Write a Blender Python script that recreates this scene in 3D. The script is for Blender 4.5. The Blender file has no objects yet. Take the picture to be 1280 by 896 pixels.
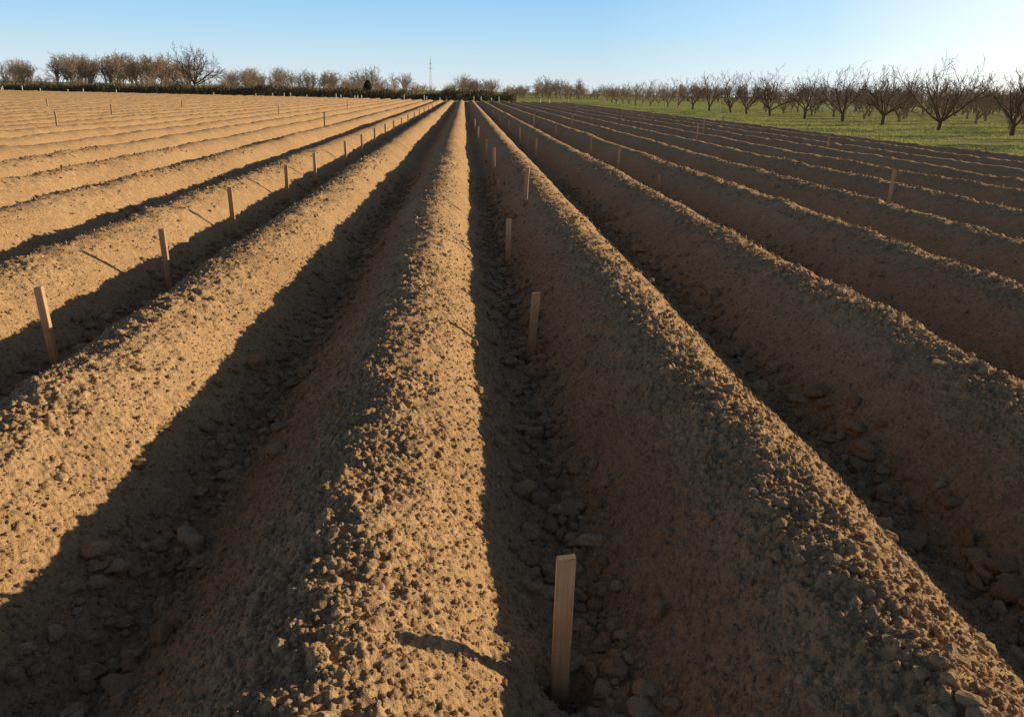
import bpy, math, random
import numpy as np
from mathutils import Vector, Matrix

scene = bpy.context.scene
S = 1.73        # row spacing (m)
XC = -0.41      # x of one ridge crest
R = 0.50        # ridge height
X_EDGE = XC + S*10.5
Y_END = 138.0
random.seed(4)

# ------------------------------------------------------------------ noise
_tabs = {}
def tab(seed):
    if seed not in _tabs:
        _tabs[seed] = np.random.RandomState(seed).rand(256, 256)
    return _tabs[seed]
def vnoise(x, y, seed):
    t = tab(seed)
    xi = np.floor(x).astype(np.int64); yi = np.floor(y).astype(np.int64)
    fx = x-xi; fy = y-yi
    fx = fx*fx*(3-2*fx); fy = fy*fy*(3-2*fy)
    a = t[xi & 255, yi & 255]; b = t[(xi+1) & 255, yi & 255]
    c = t[xi & 255, (yi+1) & 255]; d = t[(xi+1) & 255, (yi+1) & 255]
    return (a*(1-fx)+b*fx)*(1-fy)+(c*(1-fx)+d*fx)*fy-0.5
def clods(x, y, cell, seed, rmin, rmax, prob):
    X = x/cell; Y = y/cell
    xi = np.floor(X).astype(np.int64); yi = np.floor(Y).astype(np.int64)
    jx, jy, rr, pp = tab(seed), tab(seed+1), tab(seed+2), tab(seed+3)
    h = np.zeros_like(X)
    for i in (-1, 0, 1):
        for j in (-1, 0, 1):
            cx = xi+i; cy = yi+j
            m = (cx & 255, cy & 255)
            dx = X-(cx+jx[m]); dy = Y-(cy+jy[m])
            r = (rmin+(rmax-rmin)*rr[m])*(pp[m] < prob)
            h = np.maximum(h, np.sqrt(np.maximum(r*r-dx*dx-dy*dy, 0)))
    return h*cell

PITS = []   # (x,y,radius,depth)

def height(x, y, res=0.0):
    wob = 0.05*vnoise(x*0.25, y*0.30, 11)+0.05*vnoise(x*0.9, y*1.1, 12)
    ph = (x+wob-XC)/S
    g = 0.5+0.5*np.cos(2*np.pi*ph)
    prof = np.power(g, 0.82)
    k = np.floor(ph+0.5)
    amp = R*(1+0.10*vnoise(k*3.7, y*0.22, 13)+0.07*vnoise(k*5.1+9, y*0.9, 14))
    z = amp*prof
    crest = np.clip((g-0.55)/0.4, 0, 1)
    bottom = np.clip((0.16-g)/0.14, 0, 1)
    rough = 0.55+0.7*crest+0.9*bottom
    z = z+0.035*vnoise(x*2.3, y*2.3, 15)
    if res < 0.15:
        z = z+0.028*vnoise(x*6, y*6, 16)*rough
    if res < 0.075:
        z = z+0.022*vnoise(x*14, y*14, 17)*rough
        z = z+0.65*clods(x, y, 0.16, 20, 0.08, 0.24, 0.38)*rough*0.8
    if res < 0.035:
        z = z+0.9*clods(x, y, 0.07, 30, 0.1, 0.34, 0.55)*rough*0.75
        z = z+0.012*vnoise(x*32, y*32, 18)*rough
    if res < 0.016:
        z = z+0.9*clods(x+0.3, y, 0.034, 40, 0.15, 0.5, 0.7)*(0.5+0.45*rough)*0.75
    if res < 0.009:
        z = z+0.008*vnoise(x*75, y*75, 19)
        z = z+1.0*clods(x, y+.7, 0.020, 50, 0.2, 0.55, 0.75)*0.8
    for (px, py, pr, pd) in PITS:
        d2 = ((x-px)**2+(y-py)**2)/(pr*pr)
        z = z-pd*np.exp(-d2**2*.5)+0.2*pd*np.exp(-(np.sqrt(d2)-2.0)**2/0.3)
    return z

def new_mesh_obj(name, verts, faces, mat, smooth=True, nper=4):
    me = bpy.data.meshes.new(name)
    verts = np.asarray(verts, dtype=np.float32); faces = np.asarray(faces, dtype=np.int32)
    nf = len(faces)
    me.vertices.add(len(verts)); me.vertices.foreach_set("co", verts.ravel())
    me.loops.add(nf*nper); me.loops.foreach_set("vertex_index", faces.ravel())
    me.polygons.add(nf)
    me.polygons.foreach_set("loop_start", np.arange(nf, dtype=np.int32)*nper)
    me.polygons.foreach_set("loop_total", np.full(nf, nper, dtype=np.int32))
    me.polygons.foreach_set("use_smooth", np.full(nf, smooth, dtype=bool))
    me.update(calc_edges=True)
    me.materials.append(mat)
    ob = bpy.data.objects.new(name, me)
    scene.collection.objects.link(ob)
    return ob

def grid(xs, ys, zf):
    X, Y = np.meshgrid(xs, ys)
    Z = zf(X, Y)
    v = np.stack([X.ravel(), Y.ravel(), Z.ravel()], 1)
    nx = len(xs); ny = len(ys)
    i = np.arange(nx-1)[None, :]+np.arange(ny-1)[:, None]*nx
    i = i.ravel()
    f = np.stack([i, i+1, i+nx+1, i+nx], 1)
    return v, f

# ------------------------------------------------------------------ materials
def nodes_of(name):
    m = bpy.data.materials.new(name); m.use_nodes = True
    nt = m.node_tree; nt.nodes.clear()
    out = nt.nodes.new('ShaderNodeOutputMaterial')
    b = nt.nodes.new('ShaderNodeBsdfPrincipled')
    nt.links.new(b.outputs[0], out.inputs[0])
    geo = nt.nodes.new('ShaderNodeNewGeometry')
    return m, nt, b, geo
def noise(nt, vec, scale, detail=4, rough=0.55, dist=0.0):
    n = nt.nodes.new('ShaderNodeTexNoise'); n.inputs['Scale'].default_value = scale
    n.inputs['Detail'].default_value = detail; n.inputs['Roughness'].default_value = rough
    n.inputs['Distortion'].default_value = dist
    nt.links.new(vec, n.inputs['Vector']); return n
def ramp(nt, fac, stops):
    r = nt.nodes.new('ShaderNodeValToRGB'); e = r.color_ramp.elements
    while len(e) < len(stops): e.new(0.5)
    for el, (p, c) in zip(e, stops):
        el.position = p; el.color = (*c, 1)
    nt.links.new(fac, r.inputs[0]); return r
def mix(nt, fac, a, b, mode='MIX'):
    m = nt.nodes.new('ShaderNodeMix'); m.data_type = 'RGBA'; m.blend_type = mode
    if isinstance(fac, float): m.inputs[0].default_value = fac
    else: nt.links.new(fac, m.inputs[0])
    for s, i in ((a, 6), (b, 7)):
        if isinstance(s, tuple): m.inputs[i].default_value = (*s, 1)
        else: nt.links.new(s, m.inputs[i])
    return m.outputs[2]
def bump(nt, h, strength, dist, prev=None):
    b = nt.nodes.new('ShaderNodeBump'); b.inputs['Strength'].default_value = strength
    b.inputs['Distance'].default_value = dist
    nt.links.new(h, b.inputs['Height'])
    if prev: nt.links.new(prev, b.inputs['Normal'])
    return b.outputs[0]

def soil_material():
    m, nt, b, geo = nodes_of("soil")
    P = geo.outputs['Position']
    n1 = noise(nt, P, 0.6, 4)
    c1 = ramp(nt, n1.outputs[0], [(0.3, (0.515, 0.335, 0.192)), (0.7, (0.61, 0.405, 0.238))])
    n2 = noise(nt, P, 48, 5, 0.8)
    c2 = ramp(nt, n2.outputs[0], [(0.3, (0.56, 0.55, 0.54)), (0.5, (1, 1, 1)), (0.7, (1.28, 1.27, 1.25))])
    col = mix(nt, 1.0, c1.outputs[0], c2.outputs[0], 'MULTIPLY')
    n3 = noise(nt, P, 9, 4, 0.75)
    c3 = ramp(nt, n3.outputs[0], [(0.3, (0.84, 0.83, 0.82)), (0.7, (1.12, 1.12, 1.12))])
    col = mix(nt, 1.0, col, c3.outputs[0], 'MULTIPLY')
    nt.links.new(col, b.inputs['Base Color'])
    b.inputs['Roughness'].default_value = 0.95
    b.inputs['Specular IOR Level'].default_value = 0.12
    h1 = bump(nt, n3.outputs[0], 0.6, 0.05)
    h2 = bump(nt, n2.outputs[0], 0.75, 0.017, h1)
    nt.links.new(h2, b.inputs['Normal'])
    return m
SOIL = soil_material()

def clod_material():
    m, nt, b, geo = nodes_of("soil_clod")
    P = geo.outputs['Position']
    rp = geo.outputs['Random Per Island']
    c1 = ramp(nt, rp, [(0.0, (0.46, 0.298, 0.175)), (0.8, (0.60, 0.405, 0.245)), (1.0, (0.68, 0.50, 0.33))])
    n = noise(nt, P, 70, 4, 0.7)
    c2 = ramp(nt, n.outputs[0], [(0.3, (0.72, 0.72, 0.72)), (0.7, (1.15, 1.15, 1.15))])
    nt.links.new(mix(nt, 1.0, c1.outputs[0], c2.outputs[0], 'MULTIPLY'), b.inputs['Base Color'])
    b.inputs['Roughness'].default_value = 0.95
    b.inputs['Specular IOR Level'].default_value = 0.12
    nt.links.new(bump(nt, n.outputs[0], 1.0, 0.015), b.inputs['Normal'])
    return m
CLOD = clod_material()

def wood_material():
    m, nt, b, geo = nodes_of("stake_wood")
    tc = nt.nodes.new('ShaderNodeTexCoord')
    mp = nt.nodes.new('ShaderNodeMapping'); mp.inputs['Scale'].default_value = (60, 60, 2.5)
    nt.links.new(tc.outputs['Object'], mp.inputs[0])
    n = noise(nt, mp.outputs[0], 1.6, 5, 0.6, 0.4)
    c = ramp(nt, n.outputs[0], [(0.25, (0.40, 0.235, 0.135)), (0.5, (0.52, 0.32, 0.185)), (0.8, (0.60, 0.39, 0.235))])
    n2 = noise(nt, tc.outputs['Object'], 9, 4)
    c2 = ramp(nt, n2.outputs[0], [(0.3, (0.78, 0.76, 0.73)), (0.65, (1.05, 1.05, 1.05))])
    oi = nt.nodes.new('ShaderNodeObjectInfo')
    c3 = ramp(nt, oi.outputs['Random'], [(0, (1.0, .98, 0.95)), (1, (1.4, 1.4, 1.35))])
    col = mix(nt, 1.0, c.outputs[0], c2.outputs[0], 'MULTIPLY')
    col = mix(nt, 1.0, col, c3.outputs[0], 'MULTIPLY')
    sp = nt.nodes.new('ShaderNodeSeparateXYZ'); nt.links.new(tc.outputs['Object'], sp.inputs[0])
    st = ramp(nt, sp.outputs['Z'], [(0.02, (1, 1, 1)), (0.12, (0, 0, 0))])
    col = mix(nt, st.outputs[0], col, (0.30, 0.19, 0.11))
    nt.links.new(col, b.inputs['Base Color'])
    b.inputs['Roughness'].default_value = 0.7
    nt.links.new(bump(nt, n.outputs[0], 0.4, 0.002), b.inputs['Normal'])
    return m
WOOD = wood_material()

def grass_material():
    m, nt, b, geo = nodes_of("grass")
    P = geo.outputs['Position']
    n = noise(nt, P, 0.35, 4, 0.65)
    c = ramp(nt, n.outputs[0], [(0.3, (0.46, 0.40, 0.20)), (0.45, (0.36, 0.40, 0.13)), (0.6, (0.42, 0.46, 0.155)), (0.8, (0.56, 0.52, 0.25))])
    n2 = noise(nt, P, 4, 4, 0.75)
    c2 = ramp(nt, n2.outputs[0], [(0.3, (0.6, 0.6, 0.55)), (0.7, (1.3, 1.3, 1.2))])
    nt.links.new(mix(nt, 1.0, c.outputs[0], c2.outputs[0], 'MULTIPLY'), b.inputs['Base Color'])
    b.inputs['Roughness'].default_value = 0.9
    b.inputs['Specular IOR Level'].default_value = 0.1
    nt.links.new(bump(nt, n2.outputs[0], 1.0, 0.2), b.inputs['Normal'])
    return m
GRASS = grass_material()

def simple(name, a, bcol, scale=3, rough=0.9, island=False, transl=0.0):
    m, nt, b, geo = nodes_of(name)
    if island: f = geo.outputs['Random Per Island']
    else: f = noise(nt, geo.outputs['Position'], scale, 3).outputs[0]
    c = ramp(nt, f, [(0.25, a), (0.75, bcol)])
    nt.links.new(c.outputs[0], b.inputs['Base Color'])
    b.inputs['Roughness'].default_value = rough
    b.inputs['Specular IOR Level'].default_value = 0.2
    if transl:
        t = nt.nodes.new('ShaderNodeBsdfTranslucent'); nt.links.new(c.outputs[0], t.inputs[0])
        mx_ = nt.nodes.new('ShaderNodeMixShader'); mx_.inputs[0].default_value = transl
        nt.links.new(b.outputs[0], mx_.inputs[1]); nt.links.new(t.outputs[0], mx_.inputs[2])
        nt.links.new(mx_.outputs[0], [q for q in nt.nodes if q.type == 'OUTPUT_MATERIAL'][0].inputs[0])
    return m
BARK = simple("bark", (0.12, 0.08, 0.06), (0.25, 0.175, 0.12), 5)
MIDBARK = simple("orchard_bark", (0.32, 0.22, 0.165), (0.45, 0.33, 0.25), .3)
HAZEBARK = simple("far_bark_hazed", (0.36, 0.265, 0.205), (0.48, 0.365, 0.29), 0.1)  # bark paled for the far trees: distance haze put into the colour
HEDGE = simple("hedge_twigs", (0.13, 0.105, 0.065), (0.26, 0.20, 0.12), island=True)
EVERGREEN = simple("evergreen_leaf", (0.03, 0.04, 0.02), (0.07, 0.08, 0.04), island=True)
BLADE = simple("grass_blade", (0.34, 0.41, 0.12), (0.60, 0.57, 0.26), island=True, transl=.35)
STRAW = simple("straw", (0.45, 0.36, 0.2), (0.6, 0.5, 0.32), island=True)
WHITE = simple("white_plastic", (0.6, 0.6, 0.57), (0.75, 0.75, 0.72), 2)
METAL = simple("mast_metal", (0.45, 0.45, 0.45), (0.6, 0.6, 0.6), 2, 0.5)

# ------------------------------------------------------------------ stakes (positions)
def furrow(k): return XC+S*(k+0.5)
stakes = []
f0 = furrow(0)
stakes += [(f0-0.125, 2.13, .60, 0), (f0+0.07, 5.75, .61, 4), (f0+0.07, 9.05, .56, 1), (f0+.48, 11.9, .58, 3),
           (f0+.2, 14.8, .35, 0), (f0+.25, 18.4, .66, 0), (f0+.18, 22.5, .66, 0), (f0+.1, 31, .66, 0), (f0+.1, 40, .66, 0)]
for y, h in [(5.5, .63), (7.85, .66), (10.8, .68), (14.2, .66), (17.0, .64), (21.5, .64), (25, .64), (28.6, .64), (32.5, .64),
             (36.5, .64), (41, .64), (46, .64), (52, .64), (58, .64), (65, .64), (73, .64), (82, .64)]:
    stakes.append((furrow(-2)+(.04 if y < 6 else .03 if y < 9 else -.13), y, h, -1))
for y in (24, 31, 39, 49, 60): stakes.append((furrow(1), y, .7, 0))
for y, h in ((15.6, .5), (20, .78), (24.5, .78), (34, .8), (45, .8)): stakes.append((furrow(2), y, h, 0))
for k, y, h in ((4, 13.2, .88), (5, 31, .95), (6, 36, 1.0), (6, 55, 1.0), (8, 44, 1.0), (3, 42, .95), (7, 27, .8)): stakes.append((furrow(k), y, h, 1))
for x, y in ((-9, 31), (-16, 55), (-12, 60), (-7, 52), (-11, 44), (-6, 70), (-4, 38), (-22, 62), (-27, 75)):
    stakes.append((furrow(round(x)), y, .95, 2))
PITS.append((f0-0.10, 2.15, 0.085, 0.11))
PITS.append((f0+0.07, 5.75, 0.07, 0.06))

# ------------------------------------------------------------------ ploughed field
V = []; F = []; off = 0
def add(xs, ys, res):
    global off
    v, f = grid(xs, ys, lambda a, b: height(a, b, res))
    V.append(v); F.append(f+off); off += len(v)
def zone(x0, x1, y0, y1, dx, dy):
    add(np.linspace(x0, x1, int(round((x1-x0)/dx))+1), np.linspace(y0, y1, int(round((y1-y0)/dy))+1), dx)
zone(-2.6, 3.0, 1.0, 4.2, 0.0065, 0.007)
zone(-4.6, -2.6, 1.0, 4.2, 0.014, 0.014)
zone(3.0, 5.2, 1.0, 4.2, 0.014, 0.014)
zone(-4.6, 5.2, 4.2, 7.2, 0.011, 0.014)
zone(-4.6, 5.2, -3.0, 1.0, 0.03, 0.03)
zone(-14.5, -4.6, -3.0, 7.2, 0.034, 0.045)
zone(5.2, X_EDGE, -3.0, 7.2, 0.045, 0.06)
zone(-14.5, 14.5, 7.2, 18, 0.027, 0.032)
zone(-45, -14.5, -3, 18, 0.07, 0.12)
zone(14.5, X_EDGE, 7.2, 18, 0.06, 0.1)
zone(-45, X_EDGE, 18, 55, 0.065, 0.11)
zone(-130, -45, -3, 55, 0.18, 0.6)
zone(-130, X_EDGE, 55, Y_END, 0.12, 0.4)
field = new_mesh_obj("ploughed_field", np.concatenate(V), np.concatenate(F), SOIL)

# ------------------------------------------------------------------ grass ground
def gz(x, y):
    inside = (x < X_EDGE+0.3) & (x > -129.5) & (y < Y_END-0.6) & (y > -2.5)
    z = 0.16+0.10*vnoise(x*0.4, y*0.4, 61)+0.05*vnoise(x*1.7, y*1.7, 62)
    return np.where(inside, -0.5, z)
xs = np.concatenate([[-3000, -1500, -800, -400, -250, -180], np.arange(-150, X_EDGE-.1, 3.0), np.arange(X_EDGE, 75, 0.35), np.arange(75, 200, 3), [250, 400, 800, 1500, 3000]])
ys = np.concatenate([[-300, -100, -40, -20, -10], np.arange(-3, 150, 0.45), np.arange(150, 300, 3), [350, 450, 700, 1200, 2000, 3500]])
v, f = grid(xs, ys, gz)
ground = new_mesh_obj("grass_ground", v, f, GRASS)

def blades(name, pts, hmin, hmax, w, mat, spread=0.5, seed=1):
    r = np.random.RandomState(seed); n = len(pts)
    a = r.rand(n)*2*np.pi; h = hmin+(hmax-hmin)*r.rand(n)
    wv = np.stack([np.cos(a), np.sin(a), 0*a], 1)*w*(0.5+r.rand(n))[:, None]
    tip = pts+np.stack([r.randn(n)*spread*h, r.randn(n)*spread*h, h], 1)
    v = np.stack([pts-wv, pts+wv, tip], 1).reshape(-1, 3)
    return new_mesh_obj(name, v, np.arange(3*n).reshape(-1, 3), mat, False, 3)
r = np.random.RandomState(3)
n = 190000
gx = X_EDGE+0.2+r.rand(n)**1.3*36; gy = 18+r.rand(n)**1.2*110
keep = vnoise(gx*.8, gy*.8, 71)+vnoise(gx*.25, gy*.25, 72) > -0.2
gx = gx[keep]; gy = gy[keep]
blades("grass_tufts", np.stack([gx, gy, gz(gx, gy)-.02], 1), .04, .14, .028, BLADE, .5)

# ------------------------------------------------------------------ loose clods and crumbs
import bmesh
def ico_arrays(sub):
    bm = bmesh.new(); bmesh.ops.create_icosphere(bm, subdivisions=sub, radius=1)
    v = np.array([x.co[:] for x in bm.verts]); f = np.array([[q.index for q in p.verts] for p in bm.faces])
    bm.free(); return v, f
def scatter(name, x, y, rad, sub, seed, sink=0.3, smooth=True, rough=.3, res=0.006):
    r = np.random.RandomState(seed); iv, jf = ico_arrays(sub); n = len(x)
    z = height(x, y, res)
    sc = rad[:, None]*(0.65+0.6*r.rand(n, 3)); sc[:, 2] *= 0.8
    lump = 1+rough*(r.rand(n, len(iv))-0.5)
    if sub >= 2:
        ph = r.rand(n, 3)*6.28
        lump = 1+0.5*rough*(np.sin(iv[None, :, 0]*3.1+ph[:, :1])+np.sin(iv[None, :, 1]*3.7+ph[:, 1:2])+np.sin(iv[None, :, 2]*4.3+ph[:, 2:3]))*0.6+rough*0.45*(r.rand(n, len(iv))-.5)
    vv = iv[None]*lump[:, :, None]*sc[:, None, :]
    a = r.rand(n)*6.28; ca = np.cos(a)[:, None]; sa = np.sin(a)[:, None]
    X = vv[:, :, 0]*ca-vv[:, :, 1]*sa; Y = vv[:, :, 0]*sa+vv[:, :, 1]*ca
    vv = np.stack([X+x[:, None], Y+y[:, None], vv[:, :, 2]+(z+rad*sink)[:, None]], 2)
    ff = jf[None]+(np.arange(n)*len(iv))[:, None, None]
    return new_mesh_obj(name, vv.reshape(-1, 3), ff.reshape(-1, 3), CLOD, smooth, 3)
r = np.random.RandomState(8)
n = 90000
cy = 0.9+r.rand(n)**1.7*9; cx = (r.rand(n)-0.48)*(3.2+cy*1.35)
rad = 0.0035+0.0095*r.rand(n)**2.2
scatter("soil_crumbs", cx, cy, rad, 1, 21, 0.2, False, .5)
n = 22000
cy = 0.9+r.rand(n)**1.2*20; k = r.randint(-5, 7, n); cx = XC+S*k+r.randn(n)*0.17-0.04
rad = (0.005+0.018*r.rand(n)**3)*(1+cy*.02)
scatter("crest_soil_crumbs", cx, cy, rad, 1, 22, 0.2, False, .5)
n = 16000
cy = 0.9+r.rand(n)**1.2*18; k = r.randint(-4, 6, n); cx = XC+S*(k+.5)+r.randn(n)*0.13
rad = 0.008+0.032*r.rand(n)**2.2
scatter("furrow_soil_clods", cx, cy, rad, 2, 23, 0.4, False, .6)
n = 1500
cy = 1.2+r.rand(n)**1.2*16; k = r.choice([-3, -2, -1, 0, 0, 1, 1, 2, 3, 4], n); cx = XC+S*(k+.5)+r.randn(n)*0.12
rad = 0.022+0.040*r.rand(n)**2
ok = (np.abs(cx-(f0-.13)) > .15) | (cy > 2.7)
scatter("large_soil_clods", cx[ok], cy[ok], rad[ok], 3, 24, 0.4, True, .6)
n = 900
cy = 1.2+r.rand(n)*11; cx = (r.rand(n)-.45)*(3.5+cy*1.3)
rad = 0.012+0.018*r.rand(n)**2
scatter("flank_soil_clods", cx, cy, rad, 2, 25, 0.1, False, .55)
n = 600
cy = 1.3+r.rand(n)**1.3*9; k = r.choice([1, 1, 1, 2, 2, 3], n); cx = XC+S*k+r.randn(n)*0.17-.02
rad = 0.013+0.022*r.rand(n)**1.6
scatter("crest_soil_clods", cx, cy, rad, 2, 26, 0.2, False, .6)

n = 160
sy = 1.2+r.rand(n)*12; sx = (r.rand(n)-.45)*(3+sy)
a = r.rand(n)*6.28; L = 0.02+0.06*r.rand(n)
sz = height(sx, sy, 0.006)+0.012
p0 = np.stack([sx, sy, sz], 1); p1 = p0+np.stack([np.cos(a)*L, np.sin(a)*L, 0.015+0.015*r.randn(n)], 1)

def tubes(segs, sides):
    s = np.asarray(segs, dtype=float); n = len(s)
    A = s[:, 0:3]; B = s[:, 3:6]; d = B-A; d /= (np.linalg.norm(d, axis=1)[:, None]+1e-9)
    up = np.where(np.abs(d[:, 2:3]) > 0.9, np.array([[1., 0, 0]]), np.array([[0, 0, 1.]]))
    u = np.cross(d, up); u /= np.linalg.norm(u, axis=1)[:, None]; w = np.cross(d, u)
    t = np.arange(sides)*2*np.pi/sides
    ring = u[:, None, :]*np.cos(t)[None, :, None]+w[:, None, :]*np.sin(t)[None, :, None]
    v0 = A[:, None]+ring*s[:, 6][:, None, None]; v1 = B[:, None]+ring*s[:, 7][:, None, None]
    v = np.concatenate([v0, v1], 1).reshape(-1, 3)
    i = np.arange(sides); j = (i+1) % sides
    q = np.stack([i, j, j+sides, i+sides], 1)
    f = (q[None]+(np.arange(n)*2*sides)[:, None, None]).reshape(-1, 4)
    return v, f
sv, sf = tubes(np.concatenate([p0, p1, np.full((n, 1), .0012), np.full((n, 1), .0009)], 1), 4)
new_mesh_obj("straw_bits", sv, sf, STRAW)

# ------------------------------------------------------------------ wooden stakes
rs = random.Random(5)
for (sx, sy, h, lean) in stakes:
    z0 = float(height(np.array([sx]), np.array([sy]), 0.12)[0])
    if sy < 2.5: z0 += 0.05
    bm = bmesh.new()
    w, t = 0.060, 0.032
    bury = 0.2
    prof = [(-bury-.08, .12), (-bury, 1.0), (h*0.5, 1.0), (h-0.004, 1.0)]
    rings = []
    for zz, s in prof:
        ring = [bm.verts.new((sxx*w/2*s, syy*t/2*s, zz+(0.004*sxx if zz > h*.9 else 0))) for sxx, syy in ((-1, -1), (1, -1), (1, 1), (-1, 1))]
        rings.append(ring)
    for a_, b_ in zip(rings, rings[1:]):
        for i in range(4):
            bm.faces.new((a_[i], a_[(i+1) % 4], b_[(i+1) % 4], b_[i]))
    bm.faces.new(rings[0][::-1]); bm.faces.new(rings[-1])
    bmesh.ops.bevel(bm, geom=[e for e in bm.edges], offset=0.0022, segments=2, affect='EDGES')
    me = bpy.data.meshes.new("wooden_stake"); bm.to_mesh(me); bm.free()
    me.materials.append(WOOD)
    ob = bpy.data.objects.new("wooden_stake", me); scene.collection.objects.link(ob)
    ob.location = (sx, sy, z0)
    ob.rotation_euler = (math.radians(rs.uniform(-2, 2)), math.radians(lean*0.6+rs.uniform(-1, 1)*(sy > 3)), math.radians(rs.uniform(-10, 10)-6))

# ------------------------------------------------------------------ trees
def perp(d, rg):
    q = Vector((rg.gauss(0, 1), rg.gauss(0, 1), rg.gauss(0, 1)))
    q = q-d*q.dot(d); return q.normalized()
def grow(segs, rg, p, d, L, r0, level, maxl, kids, upf, nseg):
    r1 = r0*0.45 if level < maxl else r0*0.3
    pts = [p]; ds = [d]; cur = p.copy(); dd = d.copy()
    for i in range(nseg):
        a = r0+(r1-r0)*i/nseg; b = r0+(r1-r0)*(i+1)/nseg
        dd = (dd+perp(dd, rg)*0.17+Vector((0, 0, upf))*(0.5 if level else 0)).normalized()
        nx = cur+dd*(L/nseg)
        segs.append((*cur, *nx, a, b)); cur = nx; pts.append(cur); ds.append(dd)
    if level >= maxl: return
    nk = kids[level]
    for j in range(nk):
        t = 0.2+0.8*(j+rg.random())/nk
        x = min(t, 0.999)*nseg; i = int(x); q = pts[i].lerp(pts[i+1], x-i)
        ang = math.radians(rg.uniform(28, 62))
        nd = (ds[i+1]*math.cos(ang)+perp(ds[i+1], rg)*math.sin(ang)+Vector((0, 0, upf*1.5))).normalized()
        rr = (r0+(r1-r0)*t)*rg.uniform(.45, .65)
        grow(segs, rg, q, nd, L*rg.uniform(.36, .58), rr, level+1, maxl, kids, upf, max(2, nseg-1))
def fruit_tree(seed, H=4.6, kids=(0, 6, 4, 3), maxl=4, minr=0.007):
    rg = random.Random(seed); segs = []
    th = rg.uniform(.6, .85)
    top = Vector((rg.uniform(-.12, .12), rg.uniform(-.12, .12), th))
    segs.append((0, 0, -.15, 0, 0, .12, .2, .15)); segs.append((0, 0, .12, *top, .15, .135))
    n = rg.randint(5, 7); a0 = rg.random()*6.28
    for i in range(n):
        a = a0+i*6.283/n+rg.uniform(-.3, .3); el = math.radians(rg.uniform(34, 66))
        d = Vector((math.cos(a)*math.cos(el), math.sin(a)*math.cos(el), math.sin(el)))
        grow(segs, rg, top-Vector((0, 0, rg.uniform(0, .2))), d, (H-th)*rg.uniform(.62, .84), rg.uniform(.055, .08), 1, maxl, kids, 0.15, 5)
    s = np.array(segs); s[:, 6:] = np.maximum(s[:, 6:], minr)
    zt = np.percentile(s[:, 5], 99.5); s[:, [0, 1, 2, 3, 4, 5]] *= H/zt
    return s
def park_tree(seed, H=10, maxl=4, kids=(9, 6, 5, 4), minr=0.03, th=.4, sp=1.0, emin=12):
    rg = random.Random(seed); segs = []
    grow(segs, rg, Vector((0, 0, -.3)), Vector((0, 0, 1)), H*th, H*.035, 0, 0, (), 0, 3)
    top = Vector(segs[-1][3:6])
    for i in range(kids[0]):
        a = i*6.283/kids[0]*2.4+rg.uniform(-.3, .3); el = math.radians(rg.uniform(emin, 86))
        d = Vector((math.cos(a)*math.cos(el), math.sin(a)*math.cos(el), math.sin(el)))
        grow(segs, rg, top-Vector((0, 0, rg.uniform(0, H*.15))), d, H*sp*rg.uniform(.4, .52), H*.014, 1, maxl, (0,)+tuple(kids[1:]), 0.06, 4)
    s = np.array(segs); s[:, 6:] = np.maximum(s[:, 6:], minr)
    zt = np.percentile(s[:, 5], 99.5); s[:, :6] *= H/zt
    return s

i = 0
yy = 37.0
while yy < 112:
    s = fruit_tree(100+i, H=random.uniform(4.2, 4.8), minr=0.008)
    v, f = tubes(s, 5)
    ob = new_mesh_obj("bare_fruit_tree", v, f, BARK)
    x = 31.8+random.uniform(-.5, .5); y = yy+random.uniform(-.5, .5)
    ob.location = (x, y, 0.12); ob.rotation_euler = (0, 0, random.random()*6.28)
    yy += 7.4; i += 1
variants = [tubes(fruit_tree(300+q, H=4.3, kids=(0, 5, 4, 3), maxl=4, minr=0.013), 3) for q in range(6)]
def place(variants, pts, name, mat, seed=1):
    rg = random.Random(seed); V = []; F = []; o = 0
    for (x, y, z, s) in pts:
        v, f = variants[rg.randrange(len(variants))]
        a = rg.random()*6.28; c, si = math.cos(a), math.sin(a)
        w = np.stack([(v[:, 0]*c-v[:, 1]*si)*s+x, (v[:, 0]*si+v[:, 1]*c)*s+y, v[:, 2]*s*rg.uniform(.88, 1.1)+z], 1)
        V.append(w); F.append(f+o); o += len(v)
    return new_mesh_obj(name, np.concatenate(V), np.concatenate(F), mat, False)
pts = []
for rI in range(13):
    X = 39+rI*6.5
    y = 36+rI*4+random.random()*5
    while y < 175:
        if y < 120+rI*5: pts.append((X+random.uniform(-.5, .5), y+random.uniform(-.7, .7), .1, random.uniform(.8, 1.02)))
        y += 6.6
for y in np.arange(118, 180, 6): pts.append((31.5, y, .1, .95))
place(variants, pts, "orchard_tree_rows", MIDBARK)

def lone(seed, H, x, y):
    v, f = tubes(park_tree(seed, H, 4, (14, 6, 5, 4), .022, .28, 1.1), 4)
    ob = new_mesh_obj("bare_tree", v, f, BARK); ob.location = (x, y, 0)
lone(7, 10.6, -64, 200)
lone(9, 11.5, -125, 205)
pv = [tubes(park_tree(40+q, 8, 3, (8, 6, 5), .032, .25), 3) for q in range(8)]
pu = [tubes(park_tree(70+q, 8, 3, (8, 6, 5), .028, .3, .8, 48), 3) for q in range(6)]
pts = []
def band(u0, u1, Y, n, h0, h1, dy=25):
    for _ in range(n):
        u = random.uniform(u0, u1); y = Y+random.uniform(-dy, dy)
        pts.append((y*(u*.000976+.066), y, 0, random.uniform(h0, h1)/8))
band(-760, -640, 260, 10, 5, 8)
band(-365, -140, 270, 26, 4, 6)
band(-640, -140, 250, 80, 3, 4.4)
band(-140, 240, 290, 90, 3.5, 5.0)
band(200, 760, 300, 90, 4.5, 6)
place(pv, pts, "distant_shrub_line", HAZEBARK, 4)
pts = []
band(-625, -590, 260, 10, 7, 8.5)
band(-560, -425, 265, 46, 8.5, 11)
band(-425, -400, 265, 6, 7, 9)
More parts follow.
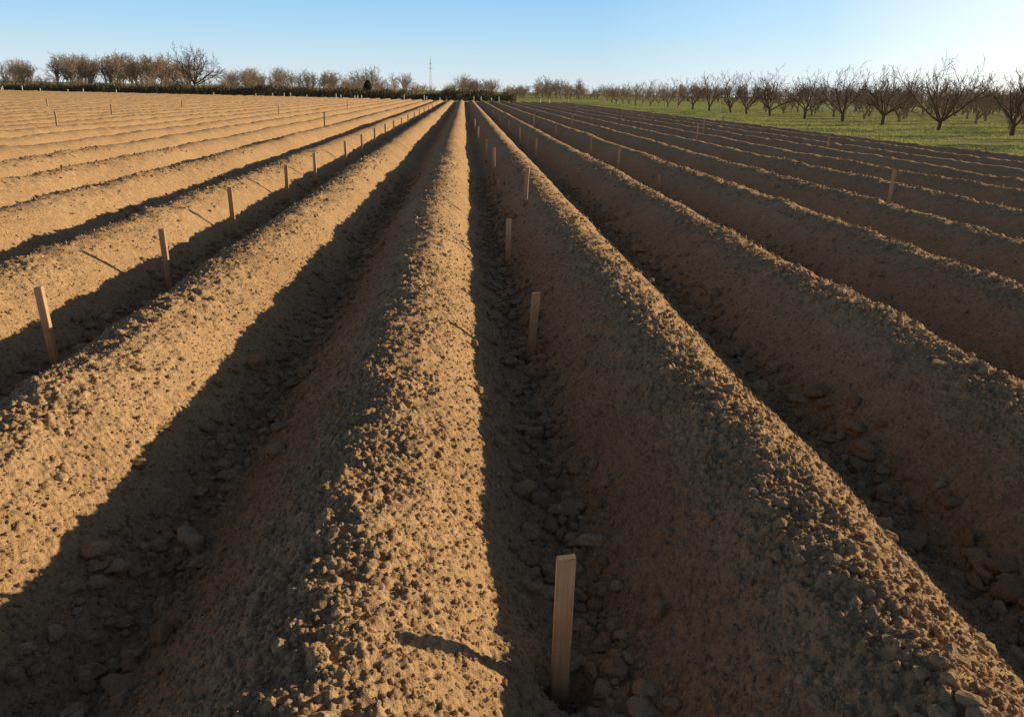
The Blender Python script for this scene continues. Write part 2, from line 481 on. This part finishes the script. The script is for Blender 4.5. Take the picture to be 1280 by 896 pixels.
band(-365, -140, 270, 40, 6, 8.5)
band(-80, -20, 270, 14, 5.5, 7.5)
band(20, 90, 270, 16, 5, 7)
band(200, 500, 300, 40, 5, 7)
place(pu, pts, "distant_tree_line", HAZEBARK, 5)

r = np.random.RandomState(17)
n = 50000
hx = -175+r.rand(n)*185; hy = 158+(-hx)*0.12+r.randn(n)*1.2
hh = 1.5+1.0*vnoise(hx*.12, hx*0+3, 81)+.9*vnoise(hx*.6, hx*0+1, 82)
hz = r.rand(n)*hh
pp = np.stack([hx, hy, hz], 1)
blades("field_hedge", pp, .3, .8, .06, HEDGE, .4, 5)
n = 1500
q = r.randn(n, 3); q /= np.linalg.norm(q, axis=1)[:, None]; q *= (r.rand(n)**.4)[:, None]
q = q*np.array([.7, .7, 1.6])+np.array([-21.5, 185, 1.9])
blades("evergreen_shrub", q, .3, .6, .2, EVERGREEN, .5, 6)

V = []; rr = random.Random(9)
for _ in range(34):
    x = rr.uniform(-95, 30); y = 146+rr.uniform(-3, 4)-x*.08
    V.append((x, y, 0, x, y, rr.uniform(.7, 1.2), .10, .09))
for _ in range(16):
    x = rr.uniform(30, 60); y = rr.uniform(90, 150)
    V.append((x, y, 0, x, y, .8, .08, .07))
v, f = tubes(V, 8)
new_mesh_obj("white_tree_guards", v, f, WHITE)

# lattice radio mast
L = []
mx, my, Hm = -10.0, 250.0, 10.5
for zz in np.arange(0, Hm-.1, 1.0):
    w0 = .35*(1-zz/Hm)+.08; w1 = .35*max(0, 1-(zz+1)/Hm)+.08
    c0 = [(mx+w0*a_, my+w0*b_, zz) for a_, b_ in ((-1, -1), (1, -1), (1, 1), (-1, 1))]
    c1 = [(mx+w1*a_, my+w1*b_, zz+1) for a_, b_ in ((-1, -1), (1, -1), (1, 1), (-1, 1))]
    for q in range(4):
        L.append((*c0[q], *c1[q], .03, .03)); L.append((*c0[q], *c1[(q+1) % 4], .015, .015)); L.append((*c1[q], *c1[(q+1) % 4], .015, .015))
for zz, w in ((Hm-1, .45), (Hm-2.5, .6)):
    L.append((mx-w, my, zz, mx+w, my, zz, .05, .05))
v, f = tubes(L, 4)
new_mesh_obj("radio_mast", v, f, METAL)

# ------------------------------------------------------------------ light, sky, camera
EL, AZ = math.radians(12.5), math.radians(69)
sd = Vector((math.sin(AZ)*math.cos(EL), math.cos(AZ)*math.cos(EL), math.sin(EL)))
sun = bpy.data.lights.new("sun", 'SUN'); sun.energy = 5.0; sun.angle = math.radians(0.5); sun.color = (1, .79, .47)
so = bpy.data.objects.new("sun", sun); scene.collection.objects.link(so)
so.rotation_mode = 'QUATERNION'; so.rotation_quaternion = (-sd).to_track_quat('-Z', 'Y')
so.location = sd*50
w = bpy.data.worlds.new("World"); scene.world = w; w.use_nodes = True
nt = w.node_tree; bg = nt.nodes['Background']
sky = nt.nodes.new('ShaderNodeTexSky'); sky.sky_type = 'NISHITA'; sky.sun_disc = False
sky.sun_elevation = EL; sky.sun_rotation = AZ
sky.air_density = 1.0; sky.dust_density = 0.6; sky.ozone_density = 1.5
STR = 0.052
tc = nt.nodes.new('ShaderNodeTexCoord')
sep = nt.nodes.new('ShaderNodeSeparateXYZ'); nt.links.new(tc.outputs['Generated'], sep.inputs[0])
gr = ramp(nt, sep.outputs['Z'], [(0.0, (.80, .87, .89)), (0.03, (.65, .83, .93)), (0.07, (.45, .74, .98)), (0.125, (.29, .60, .96)), (.3, (.12, .30, .62))])
dt = nt.nodes.new('ShaderNodeVectorMath'); dt.operation = 'DOT_PRODUCT'
nt.links.new(tc.outputs['Generated'], dt.inputs[0]); dt.inputs[1].default_value = sd
gl = ramp(nt, dt.outputs['Value'], [(0.5, (0, 0, 0)), (0.70, (.18, .15, .11)), (0.82, (.55, .40, .26)), (1.0, (1, .9, .75))])
ad = mix(nt, 1.0, gr.outputs[0], gl.outputs[0], 'ADD')
sc = nt.nodes.new('ShaderNodeVectorMath'); sc.operation = 'SCALE'; sc.inputs['Scale'].default_value = 1/STR
nt.links.new(ad, sc.inputs[0])
fr = ramp(nt, sep.outputs['Z'], [(0.13, (.92, .92, .92)), (0.22, (0, 0, 0))])
res = mix(nt, fr.outputs[0], sky.outputs[0], sc.outputs[0])
nt.links.new(res, bg.inputs[0]); bg.inputs[1].default_value = STR

cam = bpy.data.cameras.new("camera"); co = bpy.data.objects.new("camera", cam); scene.collection.objects.link(co)
cam.sensor_width = 36; cam.lens = 27.2; cam.clip_end = 6000; cam.clip_start = .05
M = Matrix.Rotation(math.radians(-3.8), 4, 'Z') @ Matrix.Rotation(math.radians(90-19.0), 4, 'X') @ Matrix.Rotation(math.radians(1.3), 4, 'Z')
co.matrix_world = Matrix.Translation((0, 0, 2.0)) @ M
scene.camera = co
scene.view_settings.view_transform = 'Standard'; scene.view_settings.look = 'None'; scene.view_settings.exposure = 0
